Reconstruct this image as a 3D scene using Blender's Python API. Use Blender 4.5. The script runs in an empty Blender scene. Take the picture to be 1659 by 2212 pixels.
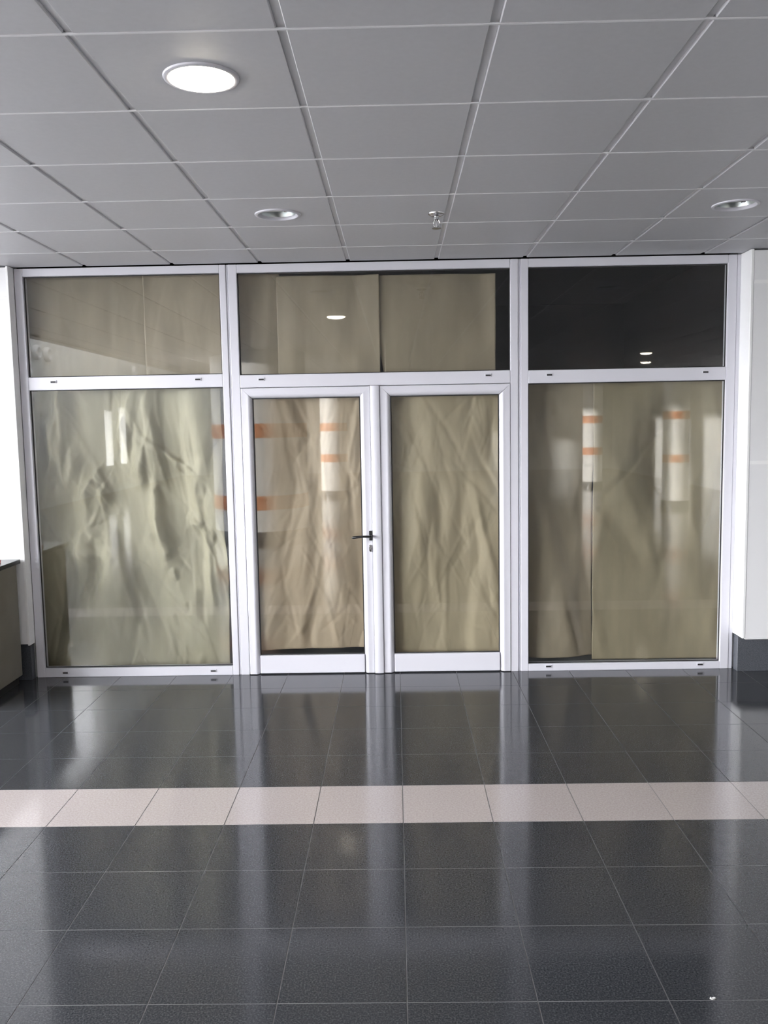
import bpy, bmesh, math, random
import numpy as np
from mathutils import Matrix, Vector

scene = bpy.context.scene
col = scene.collection
R = random.Random(7)

# ------------------------------------------------------------------ camera
cam_d = bpy.data.cameras.new('camera')
cam = bpy.data.objects.new('camera', cam_d)
col.objects.link(cam)
cam_d.sensor_fit = 'HORIZONTAL'
cam_d.sensor_width = 36.0
cam_d.lens = 1864.7 / 1659 * 36.0
cam_d.clip_start = 0.05
ax = Vector((0.9997686, 0.0127095, -0.0173551))
ay = Vector((0.0159831, 0.1010759, 0.9947503))
az = -Vector((-0.0143970, 0.9947975, -0.1008494))
m3 = Matrix((ax, ay, az)).transposed()
cam.matrix_world = Matrix.Translation((0, -6.0123, 1.7649)) @ m3.to_4x4()
scene.camera = cam

# ------------------------------------------------------------------ world, exposure
SKY = 25.5
w = bpy.data.worlds.new('overcast_sky')
scene.world = w
w.use_nodes = True
bgn = w.node_tree.nodes['Background']
bgn.inputs['Color'].default_value = (0.955, 0.965, 1.0, 1)
bgn.inputs['Strength'].default_value = SKY
vs = scene.view_settings
vs.view_transform = 'Standard'
vs.look = 'None'
vs.exposure = 0.0
vs.gamma = 1.0
vs.use_curve_mapping = False
scene.cycles.max_bounces = 10
scene.cycles.diffuse_bounces = 6
scene.cycles.glossy_bounces = 5
scene.cycles.transparent_max_bounces = 12
scene.cycles.caustics_reflective = True
scene.cycles.blur_glossy = 0.6
scene.cycles.caustics_refractive = False
scene.cycles.sample_clamp_indirect = 12.0

# tall daylight openings in the outer wall (y0, y1, z0, z1)
XW = -8.0
OPENINGS = [(-4.2, -0.6, 0.15, 4.3), (-7.7, -4.8, 0.15, 4.3), (-12.5, -8.6, 0.15, 4.3),
            (-16.7, -13.7, 4.5, 8.8), (-18.35, -17.75, 0.75, 2.3), (-19.6, -19.0, 0.75, 2.4)]
for (y0, y1, z0, z1) in OPENINGS:
    ld = bpy.data.lights.new('daylight_portal', 'AREA')
    ld.shape = 'RECTANGLE'
    ld.size = y1 - y0
    ld.size_y = z1 - z0
    ld.cycles.is_portal = True
    lo = bpy.data.objects.new('daylight_portal', ld)
    lo.matrix_world = Matrix.Translation((XW - 0.02, (y0 + y1) / 2, (z0 + z1) / 2)) @ Matrix((
        (0, 0, -1), (1, 0, 0), (0, -1, 0))).to_4x4()
    # local -Z looks to +X (into the hall)
    col.objects.link(lo)
# unseen roof openings added to brighten the tall hall (x0, x1, y0, y1)
HT = 9.2
ADDED_ROOFLIGHTS = [(-7.3, -5.0, y - 2.4, y) for y in (-2.0, -6.0, -10.0, -14.0, -18.0, -22.0)]
for (x0, x1, y0, y1) in ADDED_ROOFLIGHTS:
    ld = bpy.data.lights.new('added_rooflight_portal', 'AREA')
    ld.shape = 'RECTANGLE'
    ld.size = x1 - x0
    ld.size_y = y1 - y0
    ld.cycles.is_portal = True
    lo = bpy.data.objects.new('added_rooflight_portal', ld)
    lo.location = ((x0 + x1) / 2, (y0 + y1) / 2, HT + 0.22)
    col.objects.link(lo)
# hazy low sun that only reaches the far part of the hall
sd = bpy.data.lights.new('low_sun', 'SUN')
sd.energy = 23.0
sd.angle = math.radians(1.0)
sd.color = (1.0, 0.95, 0.88)
so = bpy.data.objects.new('low_sun', sd)
so.rotation_euler = Vector((0.876, -0.482, -0.075)).to_track_quat('-Z', 'Y').to_euler()
col.objects.link(so)

# ------------------------------------------------------------------ materials
def newmat(name):
    m = bpy.data.materials.new(name)
    m.use_nodes = True
    return m, m.node_tree.nodes, m.node_tree.links, m.node_tree.nodes['Principled BSDF']

def plain(name, c, rough=0.5, metal=0.0, spec=0.5, var=0.0, scale=20.0, bump=0.0, bscale=200.0):
    m, n, l, p = newmat(name)
    p.inputs['Base Color'].default_value = (*c, 1)
    p.inputs['Roughness'].default_value = rough
    p.inputs['Metallic'].default_value = metal
    p.inputs['Specular IOR Level'].default_value = spec
    tc = n.new('ShaderNodeTexCoord')
    if var > 0:
        t = n.new('ShaderNodeTexNoise')
        t.inputs['Scale'].default_value = scale
        t.inputs['Detail'].default_value = 5
        l.new(tc.outputs['Object'], t.inputs['Vector'])
        r = n.new('ShaderNodeValToRGB')
        r.color_ramp.elements[0].position = 0.3
        r.color_ramp.elements[1].position = 0.7
        r.color_ramp.elements[0].color = (*[x * (1 - var) for x in c], 1)
        r.color_ramp.elements[1].color = (*[min(1, x * (1 + var)) for x in c], 1)
        l.new(t.outputs['Fac'], r.inputs['Fac'])
        l.new(r.outputs['Color'], p.inputs['Base Color'])
    if bump > 0:
        t2 = n.new('ShaderNodeTexNoise')
        t2.inputs['Scale'].default_value = bscale
        l.new(tc.outputs['Object'], t2.inputs['Vector'])
        b = n.new('ShaderNodeBump')
        b.inputs['Strength'].default_value = bump
        b.inputs['Distance'].default_value = 0.002
        l.new(t2.outputs['Fac'], b.inputs['Height'])
        l.new(b.outputs['Normal'], p.inputs['Normal'])
    return m

def granite(name, dark, mid, light, rough, scale=260.0):
    m, n, l, p = newmat(name)
    g = n.new('ShaderNodeNewGeometry')
    t = n.new('ShaderNodeTexNoise')
    t.inputs['Scale'].default_value = scale
    t.inputs['Detail'].default_value = 3
    l.new(g.outputs['Position'], t.inputs['Vector'])
    r = n.new('ShaderNodeValToRGB')
    e = r.color_ramp.elements
    e[0].position = 0.32; e[0].color = (*dark, 1)
    e[1].position = 0.72; e[1].color = (*light, 1)
    k = e.new(0.5); k.color = (*mid, 1)
    l.new(t.outputs['Fac'], r.inputs['Fac'])
    # large soft wear in the polish
    t2 = n.new('ShaderNodeTexNoise')
    t2.inputs['Scale'].default_value = 1.7
    t2.inputs['Detail'].default_value = 4
    l.new(g.outputs['Position'], t2.inputs['Vector'])
    mr = n.new('ShaderNodeMapRange')
    mr.inputs['From Min'].default_value = 0.3
    mr.inputs['From Max'].default_value = 0.7
    mr.inputs['To Min'].default_value = rough * 0.8
    mr.inputs['To Max'].default_value = rough * 1.25
    l.new(t2.outputs['Fac'], mr.inputs['Value'])
    l.new(mr.outputs['Result'], p.inputs['Roughness'])
    hs = n.new('ShaderNodeHueSaturation')
    oi = n.new('ShaderNodeObjectInfo')
    mr2 = n.new('ShaderNodeMapRange')
    mr2.inputs['To Min'].default_value = 0.97
    mr2.inputs['To Max'].default_value = 1.03
    l.new(oi.outputs['Random'], mr2.inputs['Value'])
    l.new(mr2.outputs['Result'], hs.inputs['Value'])
    l.new(r.outputs['Color'], hs.inputs['Color'])
    l.new(hs.outputs['Color'], p.inputs['Base Color'])
    p.inputs['Specular IOR Level'].default_value = 0.6
    return m

def glassmat():
    m, n, l, p = newmat('clear_glazing')
    n.remove(p)
    out = n['Material Output']
    fr = n.new('ShaderNodeFresnel'); fr.inputs['IOR'].default_value = 1.95
    geo = n.new('ShaderNodeNewGeometry')
    inv = n.new('ShaderNodeMath'); inv.operation = 'SUBTRACT'; inv.inputs[0].default_value = 1
    l.new(geo.outputs['Backfacing'], inv.inputs[1])
    mul = n.new('ShaderNodeMath'); mul.operation = 'MULTIPLY'
    l.new(fr.outputs['Fac'], mul.inputs[0]); l.new(inv.outputs[0], mul.inputs[1])
    tr = n.new('ShaderNodeBsdfTransparent'); tr.inputs['Color'].default_value = (0.955, 0.965, 0.955, 1)
    gl = n.new('ShaderNodeBsdfGlossy'); gl.inputs['Roughness'].default_value = 0.015
    mx = n.new('ShaderNodeMixShader')
    l.new(mul.outputs[0], mx.inputs['Fac'])
    l.new(tr.outputs[0], mx.inputs[1]); l.new(gl.outputs[0], mx.inputs[2])
    l.new(mx.outputs[0], out.inputs['Surface'])
    return m

def papermat(name, c, var=0.12):
    m, n, l, p = newmat(name)
    tc = n.new('ShaderNodeTexCoord')
    mp = n.new('ShaderNodeMapping'); mp.inputs['Scale'].default_value = (9, 9, 2.2)
    l.new(tc.outputs['Object'], mp.inputs['Vector'])
    t = n.new('ShaderNodeTexNoise'); t.inputs['Scale'].default_value = 1.0; t.inputs['Detail'].default_value = 6
    l.new(mp.outputs['Vector'], t.inputs['Vector'])
    r = n.new('ShaderNodeValToRGB')
    r.color_ramp.elements[0].position = 0.3; r.color_ramp.elements[1].position = 0.7
    r.color_ramp.elements[0].color = (*[x * (1 - var) for x in c], 1)
    r.color_ramp.elements[1].color = (*[x * (1 + var) for x in c], 1)
    l.new(t.outputs['Fac'], r.inputs['Fac'])
    l.new(r.outputs['Color'], p.inputs['Base Color'])
    p.inputs['Roughness'].default_value = 0.62
    p.inputs['Specular IOR Level'].default_value = 0.35
    t2 = n.new('ShaderNodeTexNoise'); t2.inputs['Scale'].default_value = 420; t2.inputs['Detail'].default_value = 2
    l.new(tc.outputs['Object'], t2.inputs['Vector'])
    b = n.new('ShaderNodeBump'); b.inputs['Strength'].default_value = 0.25; b.inputs['Distance'].default_value = 0.001
    l.new(t2.outputs['Fac'], b.inputs['Height']); l.new(b.outputs['Normal'], p.inputs['Normal'])
    return m

def emit(name, c, s):
    m, n, l, p = newmat(name)
    p.inputs['Base Color'].default_value = (0.9, 0.9, 0.9, 1)
    p.inputs['Emission Color'].default_value = (*c, 1)
    p.inputs['Emission Strength'].default_value = s
    return m

M = dict(
    frame=plain('white_powder_coat', (0.67, 0.665, 0.72), 0.34),
    gasket=plain('black_rubber_gasket', (0.012, 0.012, 0.013), 0.6),
    seam=plain('grey_joint_seal', (0.45, 0.45, 0.47), 0.6),
    glass=glassmat(),
    panel=plain('white_metal_ceiling_panel', (0.60, 0.60, 0.625), 0.5, var=0.02, scale=40, bump=0.06, bscale=500),
    rail=plain('white_ceiling_rail', (0.84, 0.84, 0.86), 0.5),
    slab=plain('dark_plenum', (0.05, 0.05, 0.05), 0.9),
    clad=plain('white_wall_cladding', (0.80, 0.80, 0.81), 0.38, var=0.01, scale=5),
    strip=plain('white_joint_profile', (0.88, 0.88, 0.88), 0.3),
    hallwall=plain('painted_hall_wall', (0.68, 0.69, 0.69), 0.6, var=0.03, scale=1.5),
    shopgloom=plain('shop_gloom_black', (0.009, 0.008, 0.009), 0.9, spec=0.1),  # near black, so the unlit room's shade is in the colour
    tile=granite('dark_polished_granite', (0.027, 0.029, 0.033), (0.044, 0.047, 0.053), (0.092, 0.096, 0.104), 0.105, 170.0),
    light=granite('pale_polished_stone', (0.41, 0.362, 0.347), (0.465, 0.413, 0.40), (0.53, 0.48, 0.465), 0.13, 120),
    grout=plain('grey_grout', (0.24, 0.24, 0.245), 0.7),
    base=granite('dark_granite_skirting', (0.05, 0.055, 0.065), (0.075, 0.082, 0.095), (0.12, 0.125, 0.14), 0.2),
    black=plain('black_metal', (0.012, 0.012, 0.013), 0.35, 0.0),
    chrome=plain('satin_chrome', (0.62, 0.62, 0.63), 0.22, 1.0),
    mirror=plain('bright_reflector', (0.42, 0.45, 0.44), 0.32, 1.0),
    bulb=plain('unlit_white_tube', (0.75, 0.76, 0.74), 0.25),
    lit=emit('warm_white_lamp', (1.0, 0.91, 0.74), 36.0),
    counter=plain('olive_grey_laminate', (0.19, 0.172, 0.14), 0.35, var=0.08, scale=6),
    countertop=plain('black_stone_top', (0.02, 0.02, 0.021), 0.25),
    red=plain('red_plastic', (0.62, 0.06, 0.05), 0.4),
    orange=plain('orange_band_paint', (0.62, 0.24, 0.11), 0.5),
    column=plain('white_column_paint', (0.80, 0.80, 0.79), 0.3),
    metalgrey=plain('grey_window_frame', (0.35, 0.36, 0.38), 0.4),
    asphalt=plain('grey_apron', (0.22, 0.22, 0.22), 0.9),
    scrap=plain('white_scrap', (0.8, 0.8, 0.78), 0.7),
    kraft_a=papermat('kraft_paper_pale', (0.36, 0.325, 0.235)),
    kraft_b=papermat('kraft_paper_tan', (0.40, 0.315, 0.225)),
    kraft_c=papermat('kraft_paper_olive', (0.385, 0.32, 0.22)),
    kraft_f=papermat('kraft_paper_dull_olive', (0.28, 0.235, 0.158)),
    kraft_d=papermat('kraft_paper_brown', (0.285, 0.235, 0.17)),
    kraft_e=papermat('kraft_paper_light_brown', (0.325, 0.27, 0.20)),
)

# ------------------------------------------------------------------ helpers
def bm_box(bm, a, b, bevel=0.0, seg=1):
    x0, y0, z0 = a; x1, y1, z1 = b
    v = [bm.verts.new(p) for p in ((x0, y0, z0), (x1, y0, z0), (x1, y1, z0), (x0, y1, z0),
                                   (x0, y0, z1), (x1, y0, z1), (x1, y1, z1), (x0, y1, z1))]
    fs = [bm.faces.new([v[i] for i in q]) for q in ((0, 3, 2, 1), (4, 5, 6, 7), (0, 1, 5, 4), (1, 2, 6, 5), (2, 3, 7, 6), (3, 0, 4, 7))]
    if bevel > 0:
        es = list({e for f in fs for e in f.edges})
        bmesh.ops.bevel(bm, geom=es, offset=bevel, segments=seg, affect='EDGES', profile=0.5)

def bm_lathe(bm, prof, seg=32, axis='Z', centre=(0, 0, 0), cap=False):
    rings = []
    for (r, h) in prof:
        ring = []
        for k in range(seg):
            t = 2 * math.pi * k / seg
            p = (r * math.cos(t), r * math.sin(t), h)
            if axis == 'Y': p = (p[0], p[2], p[1])
            if axis == 'X': p = (p[2], p[0], p[1])
            ring.append(bm.verts.new(Vector(p) + Vector(centre)))
        rings.append(ring)
    for a, b in zip(rings, rings[1:]):
        for k in range(seg):
            bm.faces.new((a[k], a[(k + 1) % seg], b[(k + 1) % seg], b[k]))
    if cap:
        bm.faces.new(rings[0][::-1]); bm.faces.new(rings[-1])
    bmesh.ops.recalc_face_normals(bm, faces=bm.faces)

def bm_tube(bm, pts, r, seg=10, rs=None):
    pts = [Vector(p) for p in pts]
    rings = []
    for i, p in enumerate(pts):
        d = (pts[min(i + 1, len(pts) - 1)] - pts[max(i - 1, 0)]).normalized()
        u = d.cross(Vector((0, 0, 1)))
        if u.length < 1e-3: u = d.cross(Vector((0, 1, 0)))
        u.normalize(); v = d.cross(u)
        rr = rs[i] if rs else r
        rings.append([bm.verts.new(p + u * rr * math.cos(2 * math.pi * k / seg) + v * rr * math.sin(2 * math.pi * k / seg)) for k in range(seg)])
    for a, b in zip(rings, rings[1:]):
        for k in range(seg):
            bm.faces.new((a[k], a[(k + 1) % seg], b[(k + 1) % seg], b[k]))
    bm.faces.new(rings[0][::-1]); bm.faces.new(rings[-1])
    bmesh.ops.recalc_face_normals(bm, faces=bm.faces)

def mesh_of(bm, name, mat, smooth=False):
    me = bpy.data.meshes.new(name)
    bm.to_mesh(me); bm.free()
    me.materials.append(M[mat])
    if smooth:
        me.polygons.foreach_set('use_smooth', [True] * len(me.polygons))
        me.set_sharp_from_angle(angle=math.radians(35))
    return me

def link(name, me, parent=None, loc=(0, 0, 0)):
    o = bpy.data.objects.new(name, me)
    col.objects.link(o)
    o.location = loc
    if parent is not None: o.parent = parent
    return o

def obj(name, bm, mat, parent=None, loc=(0, 0, 0), smooth=False):
    return link(name, mesh_of(bm, name, mat, smooth), parent, loc)

def tag(o, label=None, cat=None, group=None, kind=None):
    if label: o['label'] = label
    if cat: o['category'] = cat
    if group: o['group'] = group
    if kind: o['kind'] = kind
    return o

def empty(name, loc=(0, 0, 0)):
    o = bpy.data.objects.new(name, None)
    o.empty_display_size = 0.1
    col.objects.link(o); o.location = loc
    return o

def boxobj(name, a, b, mat, parent=None, bevel=0.0, seg=1):
    """box a..b in world coords; origin stays at the parent's origin"""
    bm = bmesh.new()
    off = Vector(parent.location) if parent is not None else Vector((0, 0, 0))
    bm_box(bm, Vector(a) - off, Vector(b) - off, bevel, seg)
    return obj(name, bm, mat, parent)

def copy_tree(o, parent=None):
    c = o.copy(); col.objects.link(c); c.parent = parent
    for ch in list(o.children): copy_tree(ch, c)
    return c

# ------------------------------------------------------------------ floor
FX, FY, T = 0.0086, -2.3292, 0.4
YB, XR = -26.0, 8.0
floor = boxobj('floor', (XW, YB, -0.10), (XR, 3.2, -0.0012), 'grout')
tag(floor, 'polished dark granite tile floor crossed by one pale stone strip', 'floor', kind='structure')
J = 0.0021
def tile_mesh(mat, name):
    bm = bmesh.new()
    bm_box(bm, (J, J, -0.012), (T - J, T - J, 0.0))
    return mesh_of(bm, name, mat)
me_d, me_l = tile_mesh('tile', 'floor_tile'), tile_mesh('light', 'strip_tile')
I0, I1, J0, J1 = -11, 11, -6, 6
for j in range(J0, J1):
    for i in range(I0, I1):
        lightrow = (j == 0)
        o = link('strip_tile' if lightrow else 'floor_tile', me_l if lightrow else me_d, floor,
                 (FX + i * T, FY + j * T, 0))
def tile_field(name, mat, cond):
    vs_, fs_ = [], []
    for j in range(-60, 6):
        for i in range(-20, 20):
            if I0 <= i < I1 and J0 <= j < J1: continue
            if not cond(j): continue
            x0 = max(FX + i * T + J, XW); x1 = min(FX + (i + 1) * T - J, XR)
            y0 = max(FY + j * T + J, YB); y1 = FY + (j + 1) * T - J
            if x1 - x0 < 0.02 or y1 - y0 < 0.02: continue
            n = len(vs_)
            vs_ += [(x0, y0, 0), (x1, y0, 0), (x1, y1, 0), (x0, y1, 0), (x0, y0, -.01), (x1, y0, -.01), (x1, y1, -.01), (x0, y1, -.01)]
            fs_ += [tuple(n + k for k in q) for q in ((0, 1, 2, 3), (4, 5, 1, 0), (5, 6, 2, 1), (6, 7, 3, 2), (7, 4, 0, 3))]
    me = bpy.data.meshes.new(name); me.from_pydata(vs_, [], fs_); me.materials.append(M[mat])
    o = link(name, me, floor); o['kind'] = 'stuff'
tile_field('floor_tile_field', 'tile', lambda j: j != 0)
tile_field('strip_tile_field', 'light', lambda j: j == 0)

# ------------------------------------------------------------------ ceiling
CX, CY, CT, HC = -0.3027, -3.4623, 0.6, 2.876
XE = -4.2                       # edge of the low ceiling beside the tall hall
ceiling = boxobj('ceiling', (XE, YB, HC + 0.08), (XR, 0.12, HC + 0.2), 'slab')
tag(ceiling, 'suspended ceiling of white square metal panels in parallel rails', 'ceiling', kind='structure')
GAP, CJ, LAMP_R = 0.013, 0.0055, 0.106
pcache = {}
def bm_panel(w, d, hole=None):
    """panel with turned-up long edges; origin at its lower-left corner"""
    bm = bmesh.new()
    x0, x1, y0, y1 = GAP, w - GAP, CJ, d - CJ
    lo, hi, ch = 0.0, 0.022, 0.003
    if hole is None:
        bm_box(bm, (x0, y0, lo), (x1, y1, hi), ch)
        return bm
    hx, hy = hole
    N = 48
    inner, outer = [], []
    for k in range(N):
        t = 2 * math.pi * k / N + math.pi / 4
        c, s = math.cos(t), math.sin(t)
        inner.append((hx + LAMP_R * c, hy + LAMP_R * s))
        m = max(abs(c), abs(s))
        u, v = c / m, s / m
        outer.append(((x0 + x1) / 2 + u * (x1 - x0) / 2, (y0 + y1) / 2 + v * (y1 - y0) / 2))
    L = [[bm.verts.new((x, y, z)) for (x, y) in ring] for ring, z in ((inner, hi), (inner, lo), (outer, lo), (outer, hi))]
    for a, b in zip(L, L[1:] + L[:1]):
        for k in range(N):
            bm.faces.new((a[k], b[k], b[(k + 1) % N], a[(k + 1) % N]))
    bmesh.ops.recalc_face_normals(bm, faces=bm.faces)
    return bm
lamps = [(-0.6, -3.14), (-0.6, -1.335), (1.8, -1.335), (1.8, -6.76), (4.2, -8.56), (4.8, -10.66)]
def lamp_in(x0, x1, y0, y1):
    for (x, y) in lamps:
        if x0 < x < x1 and y0 < y < y1: return (x - x0, y - y0)
cols_ = []
x = XE + 0.03
k = math.ceil((x - CX) / CT)
xs = [x] + [CX + CT * i for i in range(k, 14)]
xs = [v for v in xs if v < XR - 0.02] + [XR]
ys_near = [CY + CT * i for i in range(-9, 6)] + [0.004]
for x0, x1 in zip(xs, xs[1:]):
    if x1 - x0 < 0.06: continue
    for y0, y1 in zip(ys_near, ys_near[1:]):
        hl = lamp_in(x0, x1, y0, y1)
        key = (round(x1 - x0, 3), round(y1 - y0, 3), tuple(round(v, 3) for v in hl) if hl else None)
        if key not in pcache:
            pcache[key] = mesh_of(bm_panel(x1 - x0, y1 - y0, hl), 'ceiling_panel', 'panel')
        link('ceiling_panel', pcache[key], ceiling, (x0, y0, HC))
far = bmesh.new()
yy = ys_near[0]
while yy > YB + 0.1:
    for x0, x1 in zip(xs, xs[1:]):
        if x1 - x0 < 0.06: continue
        bm_box(far, (x0 + GAP, yy - CT + CJ, HC), (x1 - GAP, yy - CJ, HC + 0.02))
    yy -= CT
o = obj('ceiling_panel_field', far, 'panel', ceiling); o['kind'] = 'stuff'
for xr in xs[1:-1]:
    bm = bmesh.new()
    bm_box(bm, (xr - 0.0125, YB + 0.1, HC + 0.010), (xr + 0.0125, 0.0, HC + 0.03))
    obj('ceiling_rail', bm, 'rail', ceiling)
for yr in ys_near[2:-1]:
    boxobj('cross_rail', (XE + 0.03, yr - 0.005, HC - 0.0012), (XR, yr + 0.005, HC + 0.004), 'rail', ceiling, 0.0008)
boxobj('edge_trim', (XE, YB + .1, HC - 0.004), (XE + 0.03, 0.0, HC + 0.03), 'strip', ceiling)

# ------------------------------------------------------------------ hall shell
def wallbox(name, boxes, mat, label, cat='wall'):
    bm = bmesh.new()
    for a, b in boxes: bm_box(bm, a, b)
    return tag(obj(name, bm, mat), label, cat, kind='structure')

# outer wall: piers between the daylight openings
segs, ycur = [], 0.12
for (y0, y1, z0, z1) in OPENINGS:
    segs.append(((XW - 0.35, y1, -0.1), (XW, ycur, HT)))
    segs.append(((XW - 0.35, y0, -0.1), (XW, y1, z0)))
    segs.append(((XW - 0.35, y0, z1), (XW, y1, HT)))
    ycur = y0
segs.append(((XW - 0.35, YB, -0.1), (XW, ycur, HT)))
wallbox('wall_outer', segs, 'hallwall', 'tall white outer hall wall pierced by daylight openings')
wallbox('wall_back', [((XW - .35, YB - 0.3, -0.1), (XR + .3, YB, HT))], 'hallwall', 'far end wall of the hall seen only in the glass')
wallbox('wall_side', [((XR, YB, -0.1), (XR + 0.3, 0.12, HC + 0.2))], 'hallwall', 'white side wall of the hall opposite the windows')
wallbox('wall_fascia', [((XE - 0.12, YB, HC - 0.02), (XE, 0.12, HT))], 'hallwall', 'white fascia above the edge of the low ceiling')
roofb, yc = [((XW - .35, YB - .3, HT), (-7.3, 0.3, HT + 0.2)), ((-5.0, YB - .3, HT), (XE, 0.3, HT + 0.2))], 0.3
for (x0, x1, y0, y1) in ADDED_ROOFLIGHTS:
    roofb.append(((x0, y1, HT), (x1, yc, HT + 0.2))); yc = y0
roofb.append(((-7.3, YB - .3, HT), (-5.0, yc, HT + 0.2)))
wallbox('ceiling_hall', roofb, 'hallwall', 'high ceiling of the tall daylit hall', 'ceiling')
wallbox('ground', [((-60, -50, -0.6), (XW - 0.35, 30, -0.4))], 'asphalt', 'grey apron outside the hall windows', 'ground')
for n, (y0, y1, z0, z1) in enumerate(OPENINGS[:3]):
    e = empty('window_%d' % (n + 5), (XW - 0.1, (y0 + y1) / 2, z0))
    tag(e, ['tall window in outer hall wall nearest the shopfront', 'tall window in outer hall wall beside the camera', 'tall window in outer hall wall behind the camera'][n], 'window', kind='structure')
    def fb(a, b, nm): boxobj(nm, a, b, 'metalgrey', e)
    fb((XW - .16, y0, z0), (XW - .08, y0 + .06, z1), 'window_frame')
    fb((XW - .16, y1 - .06, z0), (XW - .08, y1, z1), 'window_frame')
    fb((XW - .16, y0 + .06, z0), (XW - .08, y1 - .06, z0 + .06), 'window_frame')
    fb((XW - .16, y0 + .06, z1 - .06), (XW - .08, y1 - .06, z1), 'window_frame')
    fb((XW - .15, (y0 + y1) / 2 - .025, z0 + .06), (XW - .09, (y0 + y1) / 2 + .025, z1 - .06), 'mullion')

# shop interior behind the paper; near-black wall colour stands in for its gloom
wallbox('wall_shop', [((-2.62, 3.0, -.05), (2.36, 3.1, 3.2)), ((-2.72, 0.09, -.05), (-2.62, 3.1, 3.2)),
                      ((2.36, 0.20, -.05), (2.46, 3.1, 3.2)), ((-2.72, 0.13, 2.95), (2.46, 3.1, 3.2))], 'shopgloom', 'closed shop interior, its gloom put into near-black wall colour')

# cladding walls beside the shopfront
ZJ = [0.258, 1.466, 2.66, HC - 0.004]
# left
wl = boxobj('wall_left', (XW, 0.0, -0.1), (-2.61, 0.09, HT), 'hallwall')
tag(wl, 'brightly daylit white cladding wall at left end of shopfront', 'wall', kind='structure')
yl = -0.085
for z0, z1 in zip(ZJ, ZJ[1:]):
    xe = -2.598
    for wd in (1.2, 1.2, 1.2, 1.2):
        boxobj('wall_panel', (xe - wd + 0.004, yl, z0 + 0.008), (xe - 0.012 if xe > -2.7 else xe - 0.004, 0.0, z1 - 0.008), 'clad', wl, 0.003)
        xe -= wd
for z in ZJ[1:3]:
    boxobj('joint_strip', (-7.3, yl - 0.003, z - 0.008), (-2.61, 0.0, z + 0.008), 'strip', wl)
boxobj('corner_profile', (-2.611, yl - 0.004, ZJ[0]), (-2.596, 0.0, ZJ[3]), 'strip', wl, 0.002)
bl = boxobj('baseboard_left', (-7.9, -0.055, 0.0), (-2.606, 0.0, 0.256), 'base', None, 0.002)
tag(bl, 'dark grey stone skirting under the left cladding wall', 'skirting', kind='structure')
# right
xr0 = 2.362
wr = boxobj('wall_right', (xr0 + 0.02, 0.0, -0.1), (XR, 0.12, HC + 0.1), 'hallwall')
tag(wr, 'white cladding wall at right end of shopfront with bright reveal', 'wall', kind='structure')
yr_ = -0.16
for z0, z1 in zip(ZJ, ZJ[1:]):
    xe = xr0 + 0.016
    for wd in (1.2, 1.2, 1.2, 1.2):
        boxobj('wall_panel', (xe + 0.004, yr_, z0 + (0.008 if z0 > .3 else 0)), (xe + wd - 0.004, 0.0, z1 - 0.008), 'clad', wr, 0.003)
        xe += wd
for z in ZJ[1:3]:
    boxobj('joint_strip', (xr0 + 0.022, yr_ - 0.003, z - 0.012), (7.2, -.01, z + 0.012), 'strip', wr)
boxobj('reveal_panel', (xr0, yr_ - 0.003, ZJ[0]), (xr0 + 0.02, 0.06, ZJ[3]), 'strip', wr, 0.003)
boxobj('bottom_profile', (xr0 + .021, yr_ - 0.006, ZJ[0] - 0.006), (7.2, -.06, ZJ[0] - .0005), 'strip', wr)
br = boxobj('baseboard_right', (xr0 + 0.008, -0.07, 0.0), (7.9, 0.0, 0.25), 'base', None, 0.002)
tag(br, 'dark grey stone skirting under the right cladding wall', 'skirting', kind='structure')

# ------------------------------------------------------------------ shopfront windows
FB = 0.07            # depth of frame behind its face
GY = 0.028           # outer face of the glass
def pane(parent, x0, x1, z0, z1, yoff=0.0, tilt=0.0):
    bm = bmesh.new()
    bm_box(bm, (x0 - .008, GY + yoff, z0 - .008), (x1 + .008, GY + yoff + 0.008, z1 + .008))
    off = Vector(parent.location)
    for v in bm.verts:
        v.co.y += (v.co.z - (z0 + z1) / 2) * tilt
        v.co -= off
    g = obj('glass_pane', bm, 'glass', parent)
    bm = bmesh.new()
    t = 0.006
    y0, y1 = GY + yoff - 0.007, GY + yoff - 0.0005 - abs(tilt) * (z1 - z0) / 2
    for a, b in (((x0, y0, z0), (x0 + t, y1, z1)), ((x1 - t, y0, z0), (x1, y1, z1)),
                 ((x0 + t, y0, z0), (x1 - t, y1, z0 + t)), ((x0 + t, y0, z1 - t), (x1 - t, y1, z1))):
        bm_box(bm, Vector(a) - off, Vector(b) - off)
    obj('gasket', bm, 'gasket', parent)
    return g
bmc = bmesh.new()
bm_box(bmc, (-0.024, -0.005, -0.011), (0.024, 0.0005, 0.011), 0.003)
cap_me = mesh_of(bmc, 'drain_cap', 'frame')
bmc = bmesh.new()
bm_box(bmc, (-0.018, -0.0062, -0.007), (0.018, -0.0045, 0.004), 0.001)
slot_me = mesh_of(bmc, 'drain_slot', 'gasket')
def drain(parent, x, z):
    c = link('drain_cap', cap_me, parent, Vector((x, 0, z)) - Vector(parent.location))
    link('drain_slot', slot_me, c)
BV = 0.004
ZT = 2.868
def member(parent, nm, x0, x1, z0, z1, y0=0.0, y1=FB):
    return boxobj(nm, (x0, y0, z0), (x1, y1, z1), 'frame', parent, BV, 2)

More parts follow.
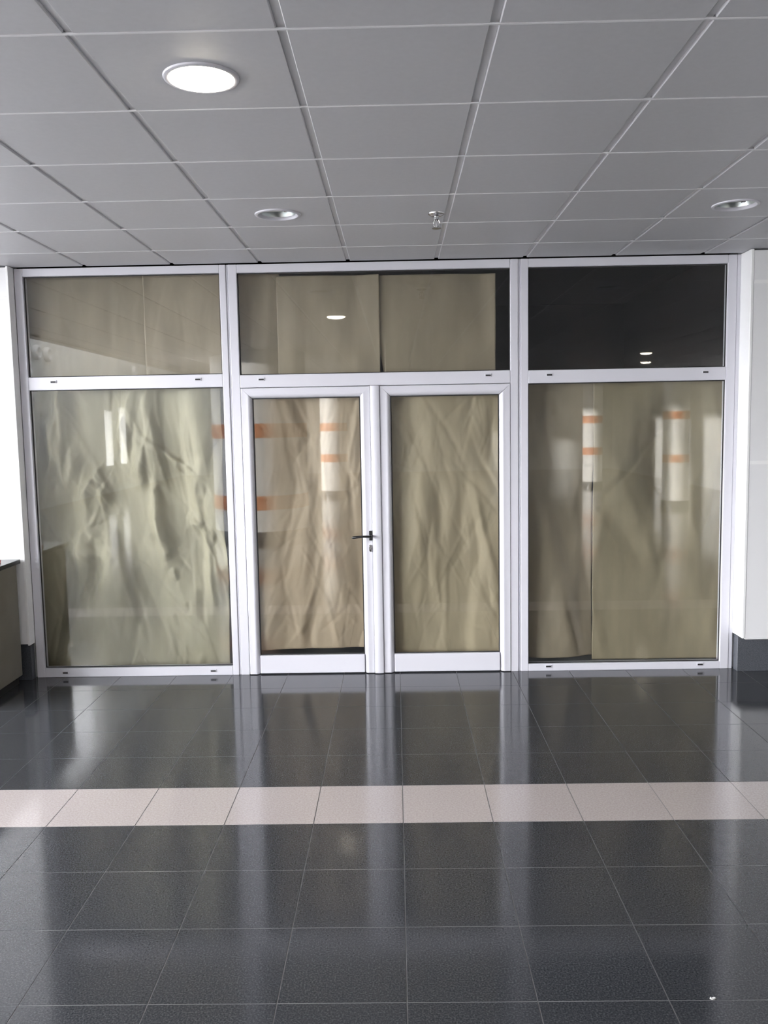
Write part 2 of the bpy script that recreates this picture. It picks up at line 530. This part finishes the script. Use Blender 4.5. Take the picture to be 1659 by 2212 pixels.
def side_window(name, label, x0, g0, g1, x1, zs, drains_hi, drains_lo):
    e = empty(name, ((x0 + x1) / 2, 0.03, 0))
    tag(e, label, 'window', kind='structure')
    zb, zl, zt0, zt1, zh = zs
    member(e, 'frame_stile', x0, g0, 0, ZT)
    member(e, 'frame_stile', g1, x1, 0, ZT)
    member(e, 'frame_rail', g0, g1, zh, ZT)
    member(e, 'frame_rail', g0, g1, zt0, zt1)
    member(e, 'frame_rail', g0, g1, 0, zb)
    pane(e, g0, g1, zb, zt0)
    pane(e, g0, g1, zt1, zh)
    for xx in drains_hi: drain(e, xx, (zt0 + zt1) / 2 + 0.012)
    for xx in drains_lo: drain(e, xx, 0.035)
    return e
side_window('window_1', 'white framed left shop window with heavily crumpled paper behind lower pane',
            -2.595, -2.537, -1.186, -1.141, (0.066, 0, 2.042, 2.131, 2.814), (-2.362, -1.357), (-2.39, -1.327))
side_window('window_3', 'white framed right shop window with bare dark upper pane',
            0.868, 0.922, 2.275, 2.335, (0.052, 0, 2.029, 2.118, 2.811), (1.066, 2.134), (1.063, 2.136))
# filler strips between the units and at the right end
for n, (a, b) in enumerate(((-1.1395, -1.1275), (0.8545, 0.8665), (2.336, 2.3615))):
    t = boxobj('trim_%d' % (n + 1), (a, 0.008 if n < 2 else 0.004, 0), (b, FB, ZT), 'frame', None, 0.002)
    tag(t, ['narrow white coupling strip left of the double door', 'narrow white coupling strip right of the double door',
            'white filler strip between right window and bright reveal'][n], 'trim', kind='structure')
e = empty('window_2', (-0.135, 0.03, 0))
tag(e, 'white framed wide transom window above the double door', 'window', kind='structure')
member(e, 'frame_stile', -1.126, -1.066, 0, ZT)
member(e, 'frame_stile', 0.799, 0.853, 0, ZT)
member(e, 'frame_rail', -1.066, 0.799, 2.811, ZT)
member(e, 'frame_rail', -1.066, 0.799, 2.034, 2.121)
pane(e, -1.066, 0.799, 2.121, 2.811, tilt=-0.004)
drain(e, -0.918, 2.090); drain(e, 0.646, 2.090)

# ------------------------------------------------------------------ doors
YD = -0.006           # face of the leaf
prof = [(0.0, YD + .004), (0.004, YD), (0.036, YD), (0.044, YD - 0.002), (0.054, YD + 0.001), (0.064, YD + 0.010), (0.071, YD + 0.022), (0.074, YD + 0.034), (0.074, 0.055), (0.0, 0.055)]
def sweep(name, p0, p1, udir, parent, mit0=0.0, mit1=0.0, scale=1.0):
    """profile (u, y) swept p0 -> p1; u grows along udir; ends mitred by u*mit"""
    bm = bmesh.new()
    p0, p1, ud = Vector(p0), Vector(p1), Vector(udir)
    d = (p1 - p0).normalized()
    off = Vector(parent.location)
    A = [bm.verts.new(p0 + ud * u * scale + Vector((0, y, 0)) + d * (u * scale * mit0) - off) for u, y in prof]
    B = [bm.verts.new(p1 + ud * u * scale + Vector((0, y, 0)) - d * (u * scale * mit1) - off) for u, y in prof]
    n = len(prof)
    for k in range(n):
        bm.faces.new((A[k], A[(k + 1) % n], B[(k + 1) % n], B[k]))
    bm.faces.new(A[::-1]); bm.faces.new(B)
    bmesh.ops.recalc_face_normals(bm, faces=bm.faces)
    return obj(name, bm, 'frame', parent, smooth=True)
def door(name, label, x0, g0, g1, x1):
    e = empty(name, ((x0 + x1) / 2, 0.03, 0))
    tag(e, label, 'door', kind='structure')
    zb, zt = 0.006, 2.030
    sweep('stile', (x0, 0, zb), (x0, 0, zt), (1, 0, 0), e, 0, 1, (g0 - x0) / 0.074)
    sweep('stile', (x1, 0, zb), (x1, 0, zt), (-1, 0, 0), e, 0, 1, (x1 - g1) / 0.074)
    sweep('top_rail', (x0, 0, zt), (x1, 0, zt), (0, 0, -1), e, (g0 - x0) / .07, (x1 - g1) / .07, 0.070 / 0.074)
    boxobj('bottom_rail', (g0, YD + 0.006, 0.008), (g1, 0.055, 0.138), 'frame', e, 0.004, 2)
    pane(e, g0, g1, 0.138, 1.960)
    return e
d1 = door('door_1', 'white framed glazed door leaf with black lever handle and tan paper', -1.062, -0.988, -0.241, -0.171)
d2 = door('door_2', 'white framed glazed door leaf right of the handle with olive paper', -0.103, -0.029, 0.721, 0.797)
off = Vector(d1.location)
# meeting cover strip, rounded
bm = bmesh.new()
pr = [(-0.0325, 0.02), (-0.0325, YD - 0.004), (-0.028, YD - 0.011), (-0.015, YD - 0.015), (0.0, YD - 0.016), (0.015, YD - 0.015), (0.028, YD - 0.011), (0.0325, YD - 0.004), (0.0325, 0.02)]
xa = -0.137
A = [bm.verts.new(Vector((xa + u, y, 0.006)) - off) for u, y in pr]
B = [bm.verts.new(Vector((xa + u, y, 2.032)) - off) for u, y in pr]
for k in range(len(pr)):
    bm.faces.new((A[k], A[(k + 1) % len(pr)], B[(k + 1) % len(pr)], B[k]))
bm.faces.new(A[::-1]); bm.faces.new(B)
bmesh.ops.recalc_face_normals(bm, faces=bm.faces)
obj('cover_strip', bm, 'frame', d1, smooth=True)
boxobj('cover_strip_cap', (xa - 0.031, YD - 0.014, 2.0322), (xa + 0.031, 0.0, 2.0345), 'gasket', d1)
# lever handle
hx, hz = -0.184, 0.990
hd = empty('handle', Vector((hx, YD, hz)) - off); hd.parent = d1
tag(hd, 'black lever handle on narrow backplate')
bm = bmesh.new(); bm_box(bm, (-0.011, -0.010, -0.033), (0.011, 0.0005, 0.036), 0.004, 2); obj('backplate', bm, 'black', hd)
bm = bmesh.new(); bm_lathe(bm, [(0.0105, -0.009), (0.0105, -0.046), (0.009, -0.052)], 20, 'Y', cap=True); obj('spindle_neck', bm, 'black', hd, smooth=True)
bm = bmesh.new()
bm_tube(bm, [(0.004, -0.046, 0.0), (-0.012, -0.052, 0.0), (-0.045, -0.054, 0.001), (-0.085, -0.053, -0.001), (-0.118, -0.050, -0.005), (-0.128, -0.046, -0.007)], 0.008, 12,
        [0.008, 0.0085, 0.008, 0.0088, 0.0095, 0.006])
obj('lever', bm, 'black', hd, smooth=True)
lk = empty('lock', Vector((-0.186, YD, 0.902)) - off); lk.parent = d1
tag(lk, 'small satin chrome lock escutcheon with keyhole')
bm = bmesh.new()
P = []
for k in range(24):
    t = 2 * math.pi * k / 24
    P.append((0.0115 * math.cos(t), 0.0115 * math.sin(t) + (0.014 if math.sin(t) >= 0 else -0.014)))
A = [bm.verts.new((x, 0.0005, z)) for x, z in P]; B = [bm.verts.new((x * .88, -0.008, z * .95)) for x, z in P]
for k in range(24): bm.faces.new((A[k], A[(k + 1) % 24], B[(k + 1) % 24], B[k]))
bm.faces.new(A[::-1]); bm.faces.new(B); bmesh.ops.recalc_face_normals(bm, faces=bm.faces)
obj('escutcheon', bm, 'chrome', lk, smooth=True)
bm = bmesh.new(); bm_lathe(bm, [(0.0075, -0.0078), (0.0075, -0.0125), (0.006, -0.014)], 20, 'Y', (0, 0, 0.011), cap=True); obj('lock_cylinder', bm, 'chrome', lk, smooth=True)
bm = bmesh.new(); bm_box(bm, (-0.0012, -0.0147, 0.006), (0.0012, -0.0138, 0.016)); bm_box(bm, (-0.004, -0.0086, -0.021), (0.004, -0.0078, -0.008), 0.0003); obj('keyhole', bm, 'gasket', lk)

# ------------------------------------------------------------------ kraft paper sheets
def hash2(ix, iy, s):
    h = (ix.astype(np.int64) * 374761393 + iy.astype(np.int64) * 668265263 + s * 1442695041) & 0xffffffff
    h = ((h ^ (h >> 13)) * 1274126177) & 0xffffffff
    return ((h ^ (h >> 16)) & 0xffff) / 65535.0
def vnoise(x, y, s):
    ix, iy = np.floor(x), np.floor(y)
    fx, fy = x - ix, y - iy
    fx = fx * fx * fx * (fx * (fx * 6 - 15) + 10); fy = fy * fy * fy * (fy * (fy * 6 - 15) + 10)
    a, b = hash2(ix, iy, s), hash2(ix + 1, iy, s)
    c, d = hash2(ix, iy + 1, s), hash2(ix + 1, iy + 1, s)
    return (a + (b - a) * fx) * (1 - fy) + (c + (d - c) * fx) * fy
def fbm(x, y, s, o=4):
    v, a = 0, 0.5
    for k in range(o):
        v = v + a * (vnoise(x * 2 ** k, y * 2 ** k, s + k * 17) - 0.5); a *= 0.5
    return v
def ridge(x, y, s):
    return 1 - np.abs(2 * vnoise(x, y, s) - 1)
def cells(x, y, s):
    """distance to nearest and second nearest feature point: faceted crumple"""
    ix, iy = np.floor(x), np.floor(y)
    f1 = np.full_like(x, 9.0); f2 = np.full_like(x, 9.0)
    for dx in (-1, 0, 1):
        for dy in (-1, 0, 1):
            cx_, cy_ = ix + dx, iy + dy
            d = np.hypot(cx_ + hash2(cx_, cy_, s) - x, cy_ + hash2(cx_, cy_, s + 5) - y)
            n1 = np.minimum(f1, d); f2 = np.minimum(f2, np.maximum(f1, d)); f1 = n1
    return f1, f2
def creases(X, Z, seed, n, w, ln, slope, tilt, soft=0.0, box=None):
    """sum of tent folds: random crease lines, sharp at the ridge, tapering along their length"""
    rg = np.random.RandomState(seed)
    h = np.zeros_like(X)
    x0, x1, z0, z1 = X.min(), X.max(), Z.min(), Z.max()
    if box: x0, x1, z0, z1 = box
    for k in range(n):
        cx_, cz_ = rg.uniform(x0, x1), rg.uniform(z0, z1)
        a = rg.normal(0, tilt)
        W_, L_ = rg.uniform(*w), rg.uniform(*ln)
        bend = rg.uniform(-0.25, 0.25)
        dx, dz = X - cx_, Z - cz_
        t = dz * np.cos(a) + dx * np.sin(a)
        d = dx * np.cos(a) - dz * np.sin(a) + bend * t * np.abs(t)
        sk = rg.uniform(0.45, 1.6)
        dd = np.where(d > 0, d / (W_ * sk), -d / W_)
        prof_ = np.clip(1 - dd, 0, 1)
        if soft > 0: prof_ = prof_ * prof_ * (3 - 2 * prof_) * soft + prof_ * (1 - soft)
        win = np.clip(1 - np.abs(t) / L_, 0, 1)
        h += rg.choice([-1, 1]) * rg.uniform(*slope) * W_ * prof_ * np.minimum(1, win * 1.6)
    return h
def paper(name, label, x0, x1, z0, z1, mat, style, seed, y=0.105, step=0.009, group='kraft paper sheets masking the shopfront'):
    nx = max(8, int((x1 - x0) / step)); nz = max(8, int((z1 - z0) / step))
    u, v = np.meshgrid(np.linspace(0, 1, nx + 1), np.linspace(0, 1, nz + 1))
    X = x0 + (x1 - x0) * u; Z = z0 + (z1 - z0) * v
    wx = X + 0.05 * fbm(X * 3, Z * 2, seed + 3); wz = Z + 0.06 * fbm(X * 2, Z * 3, seed + 4)
    Y = np.zeros_like(X)
    if style == 'crumpled':
        Y += creases(wx, wz, seed, 16, (0.10, 0.22), (0.5, 1.2), (0.32, 0.6), 0.16)
        Y += creases(wx, wz, seed + 1, 60, (0.035, 0.11), (0.15, 0.5), (0.35, 0.75), 0.35, box=(x0, x1, 0.6, 2.1))
        Y += creases(wx, wz, seed + 2, 34, (0.02, 0.07), (0.05, 0.18), (0.3, 0.6), 1.0, box=(x0 + .35, x1, 0.65, 1.45))
        Y += creases(wx, wz, seed + 3, 90, (0.012, 0.035), (0.05, 0.35), (0.15, 0.4), 0.4)
        Y = np.tanh(Y / 0.085) * 0.085
    elif style == 'folded':
        Y += creases(wx, wz, seed, 9, (0.08, 0.20), (0.5, 1.3), (0.09, 0.18), 0.16, 0.6)
        Y += creases(wx, wz, seed + 1, 40, (0.02, 0.06), (0.15, 0.6), (0.08, 0.2), 0.28)
        Y += creases(wx, wz, seed + 2, 130, (0.008, 0.022), (0.03, 0.22), (0.08, 0.22), 0.45)
    elif style == 'soft':
        Y += creases(wx, wz, seed, 8, (0.12, 0.30), (0.5, 1.2), (0.12, 0.26), 0.30, 0.7)
        Y += creases(wx, wz, seed + 1, 14, (0.04, 0.10), (0.2, 0.7), (0.06, 0.13), 0.35, 0.6)
        Y += creases(wx, wz, seed + 2, 60, (0.008, 0.02), (0.02, 0.12), (0.02, 0.06), 0.8)
    else:   # flat, slightly wavy
        Y += creases(wx, wz, seed, 6, (0.08, 0.2), (0.4, 0.9), (0.03, 0.07), 0.1, 1.0)
        Y += creases(wx, wz, seed + 1, 14, (0.01, 0.03), (0.1, 0.4), (0.02, 0.06), 0.15)
        Y += creases(wx, wz, seed + 2, 40, (0.006, 0.015), (0.02, 0.10), (0.02, 0.07), 0.8)
    Y = np.clip(Y, -0.10 + (0.0 if style == 'crumpled' else 0.045), 0.09) + y
    # ragged edges
    Z = Z + (0.006 * fbm(X * 9, Z * 0 + 2, seed + 77)) * (v < 1e-6)
    X = X + (0.006 * fbm(X * 0 + 5, Z * 6, seed + 78)) * ((u < 1e-6) | (u > 1 - 1e-6))
    ctr = ((x0 + x1) / 2, y, z0)
    verts = np.stack([X - ctr[0], Y - y, Z - z0], -1).reshape(-1, 3)
    W_ = nx + 1
    faces = [(j * W_ + i, j * W_ + i + 1, (j + 1) * W_ + i + 1, (j + 1) * W_ + i) for j in range(nz) for i in range(nx)]
    me = bpy.data.meshes.new(name); me.from_pydata(verts.tolist(), [], faces)
    me.polygons.foreach_set('use_smooth', [True] * len(me.polygons))
    me.materials.append(M[mat])
    o = link(name, me, None, ctr)
    md = o.modifiers.new('thickness', 'SOLIDIFY'); md.thickness = 0.0006; md.offset = 1
    tag(o, label, 'paper', group)
    return o
paper('kraft_paper_sheet', 'heavily crumpled pale kraft paper behind large lower left window pane', -2.60, -1.232, 0.03, 2.075, 'kraft_a', 'crumpled', 11, y=0.15, step=0.0085)
paper('kraft_paper_sheet', 'wrinkled tan kraft paper behind the door pane left of the handle', -1.04, -0.20, 0.160, 2.02, 'kraft_b', 'folded', 23)
paper('kraft_paper_sheet', 'creased olive kraft paper behind the door pane right of the handle', -0.08, 0.77, 0.10, 2.02, 'kraft_c', 'folded', 58)
paper('kraft_paper_sheet', 'narrow smooth kraft sheet left of the seam in lower right window', 0.89, 1.405, 0.075, 2.08, 'kraft_d', 'soft', 31, y=0.125)
paper('kraft_paper_sheet', 'wide smooth kraft sheet right of the seam in lower right window', 1.395, 2.315, 0.05, 2.08, 'kraft_f', 'soft', 37, y=0.11)
paper('kraft_paper_sheet', 'darker flat kraft sheet at left of the upper left window pane', -2.60, -1.72, 2.095, 2.84, 'kraft_d', 'flat', 41, y=0.125)
paper('kraft_paper_sheet', 'lighter flat kraft sheet overlapping at right of upper left window pane', -1.742, -1.205, 2.095, 2.85, 'kraft_e', 'flat', 43, y=0.10)
paper('kraft_paper_sheet', 'narrow kraft sheet at left end of the wide transom above the doors', -1.10, -0.79, 2.07, 2.85, 'kraft_d', 'flat', 47, y=0.115)
paper('kraft_paper_sheet', 'kraft sheet left of the dark tear in the wide transom above the doors', -0.81, -0.095, 2.07, 2.80, 'kraft_e', 'flat', 53, y=0.10)
# right transom sheet with a small dark tear at its lower left
o = paper('kraft_paper_sheet', 'kraft sheet right of the dark tear in the wide transom above the doors', -0.125, 0.712, 2.07, 2.795, 'kraft_d', 'flat', 59, y=0.112)
me = o.data
for vt in me.vertices:
    hgt = vt.co.z / 0.745
    if hgt < 0.40 and vt.co.x < -0.36:
        t = (1 - hgt / 0.40) ** 0.7
        x_old = vt.co.x
        vt.co.x = x_old + 0.06 * t * max(0, (-0.36 - x_old) / 0.058)
        vt.co.y += 0.02 * t

# ------------------------------------------------------------------ downlights
def downlight(x, y, lit, label):
    e = empty('recessed_downlight', (x, y, HC if y > -9 else HC - 0.012))
    tag(e, label, 'downlight', 'round recessed ceiling downlights')
    bm = bmesh.new()
    bm_lathe(bm, [(0.100, 0.012), (0.101, -0.002), (0.105, -0.007), (0.112, -0.008), (0.119, -0.005), (0.121, 0.0)], 48)
    obj('trim_ring', bm, 'frame', e, smooth=True)
    bm = bmesh.new()
    bm_lathe(bm, [(0.100, 0.010), (0.095, 0.030), (0.080, 0.060), (0.055, 0.074), (0.005, 0.076)], 40, cap=False)
    obj('reflector', bm, 'mirror', e, smooth=True)
    if lit:
        bm = bmesh.new()
        bm_lathe(bm, [(0.0985, 0.002), (0.093, -0.009), (0.075, -0.018), (0.040, -0.025), (0.002, -0.027)], 40)
        obj('lit_diffuser', bm, 'lit', e, smooth=True)
    else:
        for s in (-1, 1):
            bm = bmesh.new()
            bm_tube(bm, [(-0.075, s * 0.026 - .006, 0.030), (0.05, s * 0.026 - .006, 0.030), (0.062, s * 0.026 - .002, 0.030), (0.062, s * 0.026 + .012, 0.030), (0.05, s * 0.026 + .016, 0.030), (-0.075, s * 0.026 + .016, 0.030)], 0.0065, 8)
            obj('lamp_tube', bm, 'bulb', e, smooth=True)
        bm = bmesh.new(); bm_box(bm, (0.03, -0.012, 0.012), (0.05, 0.012, 0.05), 0.003); obj('spring_clip', bm, 'chrome', e)
    return e
special = {(-0.6, -3.14): (True, 'glowing warm white round downlight in ceiling, nearest the camera'),
           (-0.6, -1.335): (False, 'unlit round downlight with bare tubes left of the sprinkler'),
           (1.8, -1.335): (False, 'unlit round downlight at right near the right cladding wall'),
           (1.8, -6.76): (True, 'lit downlight behind the camera, reflected beside the right mullion'),
           (4.2, -8.56): (True, 'lit downlight behind the camera, upper of two in the dark pane'),
           (4.8, -10.66): (True, 'lit downlight behind the camera, lower of two in the dark pane')}
for (x, y) in lamps:
    downlight(x, y, *special[(x, y)])

# ------------------------------------------------------------------ sprinkler
sp = empty('fire_sprinkler', (0.238, -1.285, HC))
sp.scale = (1.25, 1.25, 1.25)
tag(sp, 'small chrome fire sprinkler hanging from ceiling beside a rail', 'sprinkler')
bm = bmesh.new(); bm_lathe(bm, [(0.036, 0.0), (0.035, -0.004), (0.022, -0.012), (0.012, -0.014)], 28, cap=True); obj('escutcheon', bm, 'chrome', sp, smooth=True)
bm = bmesh.new(); bm_lathe(bm, [(0.011, -0.012), (0.011, -0.026), (0.007, -0.030)], 16, cap=True); obj('body', bm, 'chrome', sp, smooth=True)
for s in (-1, 1):
    bm = bmesh.new(); bm_tube(bm, [(s * 0.008, 0, -0.026), (s * 0.014, 0, -0.038), (s * 0.012, 0, -0.050), (0, 0, -0.060)], 0.0025, 8); obj('frame_arm', bm, 'chrome', sp, smooth=True)
bm = bmesh.new(); bm_lathe(bm, [(0.003, -0.028), (0.0035, -0.045), (0.002, -0.058)], 10, cap=True); obj('glass_bulb', bm, 'chrome', sp, smooth=True)
bm = bmesh.new(); bm_lathe(bm, [(0.002, -0.059), (0.019, -0.061), (0.020, -0.063), (0.002, -0.063)], 24, cap=True); obj('deflector', bm, 'chrome', sp, smooth=True)

# ------------------------------------------------------------------ counter at left
ct = empty('service_counter', (-3.0, -0.4, 0))
tag(ct, 'olive grey counter with black top cut off by left edge', 'counter')
boxobj('body', (-3.35, -0.72, 0.055), (-2.648, -0.115, 0.846), 'counter', ct, 0.003)
boxobj('countertop', (-3.38, -0.745, 0.846), (-2.622, -0.100, 0.876), 'countertop', ct, 0.004, 2)
boxobj('plinth', (-3.32, -0.70, 0.0), (-2.665, -0.14, 0.055), 'black', ct)
rb = empty('red_tray', (-2.80, -0.33, 0.876))
tag(rb, 'small red tray lying on the black counter top', 'tray')
bm = bmesh.new(); bm_box(bm, (-0.11, -0.08, 0.0), (0.11, 0.08, 0.005), 0.002); obj('tray_base', bm, 'red', rb)
for a, b in (((-0.11, -0.08, .005), (-0.102, 0.08, 0.022)), ((0.102, -0.08, .005), (0.11, 0.08, 0.022)),
             ((-0.102, -0.08, .005), (0.102, -0.072, 0.022)), ((-0.102, 0.072, .005), (0.102, 0.08, 0.022))):
    bm = bmesh.new(); bm_box(bm, a, b, 0.001); obj('tray_rim', bm, 'red', rb)

# ------------------------------------------------------------------ columns behind the camera (seen in the glass)
def column(x, y, r, bands, label):
    e = empty('round_column', (x, y, 0))
    tag(e, label, 'column', 'round white columns with orange bands')
    bm = bmesh.new(); bm_lathe(bm, [(r + .02, 0.0), (r + .02, 0.12), (r + .004, 0.13)], 48, cap=True); obj('base_ring', bm, 'base', e, smooth=True)
    bm = bmesh.new(); bm_lathe(bm, [(r, 0.13), (r, HC)], 48); obj('shaft', bm, 'column', e, smooth=True)
    for z, h in bands:
        bm = bmesh.new(); bm_lathe(bm, [(r, z - h / 2), (r + .004, z - h / 2), (r + .004, z + h / 2), (r, z + h / 2)], 48); obj('orange_band', bm, 'orange', e, smooth=True)
column(-2.20, -8.0, 0.76, [(1.70, 0.22), (0.58, 0.22)], 'broad white column with orange bands reflected in left door leaf')
column(-1.55, -15.8, 0.34, [(1.72, 0.20), (0.95, 0.20)], 'slim banded column reflected in middle of left door leaf')
column(5.35, -17.5, 0.26, [(1.80, 0.20), (0.95, 0.20)], 'slim banded column reflected near the paper seam, left of two')
column(5.70, -11.6, 0.26, [(1.85, 0.16), (0.98, 0.16)], 'slim banded column reflected in right window, right of two')

# round air nozzles on the outer hall wall (seen in the upper left pane)
for (y, lab) in ((-13.35, 'white round air nozzle on hall wall, right of the overlapping pair'), (-13.95, 'white round air nozzle on hall wall, left of the overlapping pair'),
                 (-20.6, 'single white round air nozzle reflected at foot of upper left pane')):
    e = empty('air_nozzle', (XW + 0.001, y, 3.5)); e.rotation_euler = (0, 0, 0)
    tag(e, lab, 'air nozzle', 'round air nozzles on the hall wall')
    bm = bmesh.new(); bm_lathe(bm, [(0.17, 0.0), (0.17, 0.05), (0.15, 0.09), (0.12, 0.10), (0.10, 0.08), (0.075, 0.03)], 32, 'X'); obj('nozzle_ring', bm, 'strip', e, smooth=True)
    bm = bmesh.new(); bm_lathe(bm, [(0.076, 0.03), (0.03, 0.05), (0.002, 0.055)], 24, 'X'); obj('nozzle_core', bm, 'metalgrey', e, smooth=True)

# ------------------------------------------------------------------ litter
bm = bmesh.new()
pts = [(-0.016, -0.004), (-0.006, -0.009), (0.008, -0.006), (0.017, 0.001), (0.009, 0.007), (-0.004, 0.006), (-0.013, 0.003)]
A = [bm.verts.new((x, y, 0.0003)) for x, y in pts]; B = [bm.verts.new((x * .8, y * .8, 0.005 + 0.003 * math.sin(9 * x * 40))) for x, y in pts]
for k in range(len(pts)): bm.faces.new((A[k], A[(k + 1) % len(pts)], B[(k + 1) % len(pts)], B[k]))
bm.faces.new(A[::-1]); bm.faces.new(B); bmesh.ops.recalc_face_normals(bm, faces=bm.faces)
o = obj('paper_scrap', bm, 'scrap', None, (0.944, -3.522, 0)); o.scale = (0.65, 0.65, 0.6)
tag(o, 'tiny white paper scrap lying on the dark floor at lower right', 'litter')
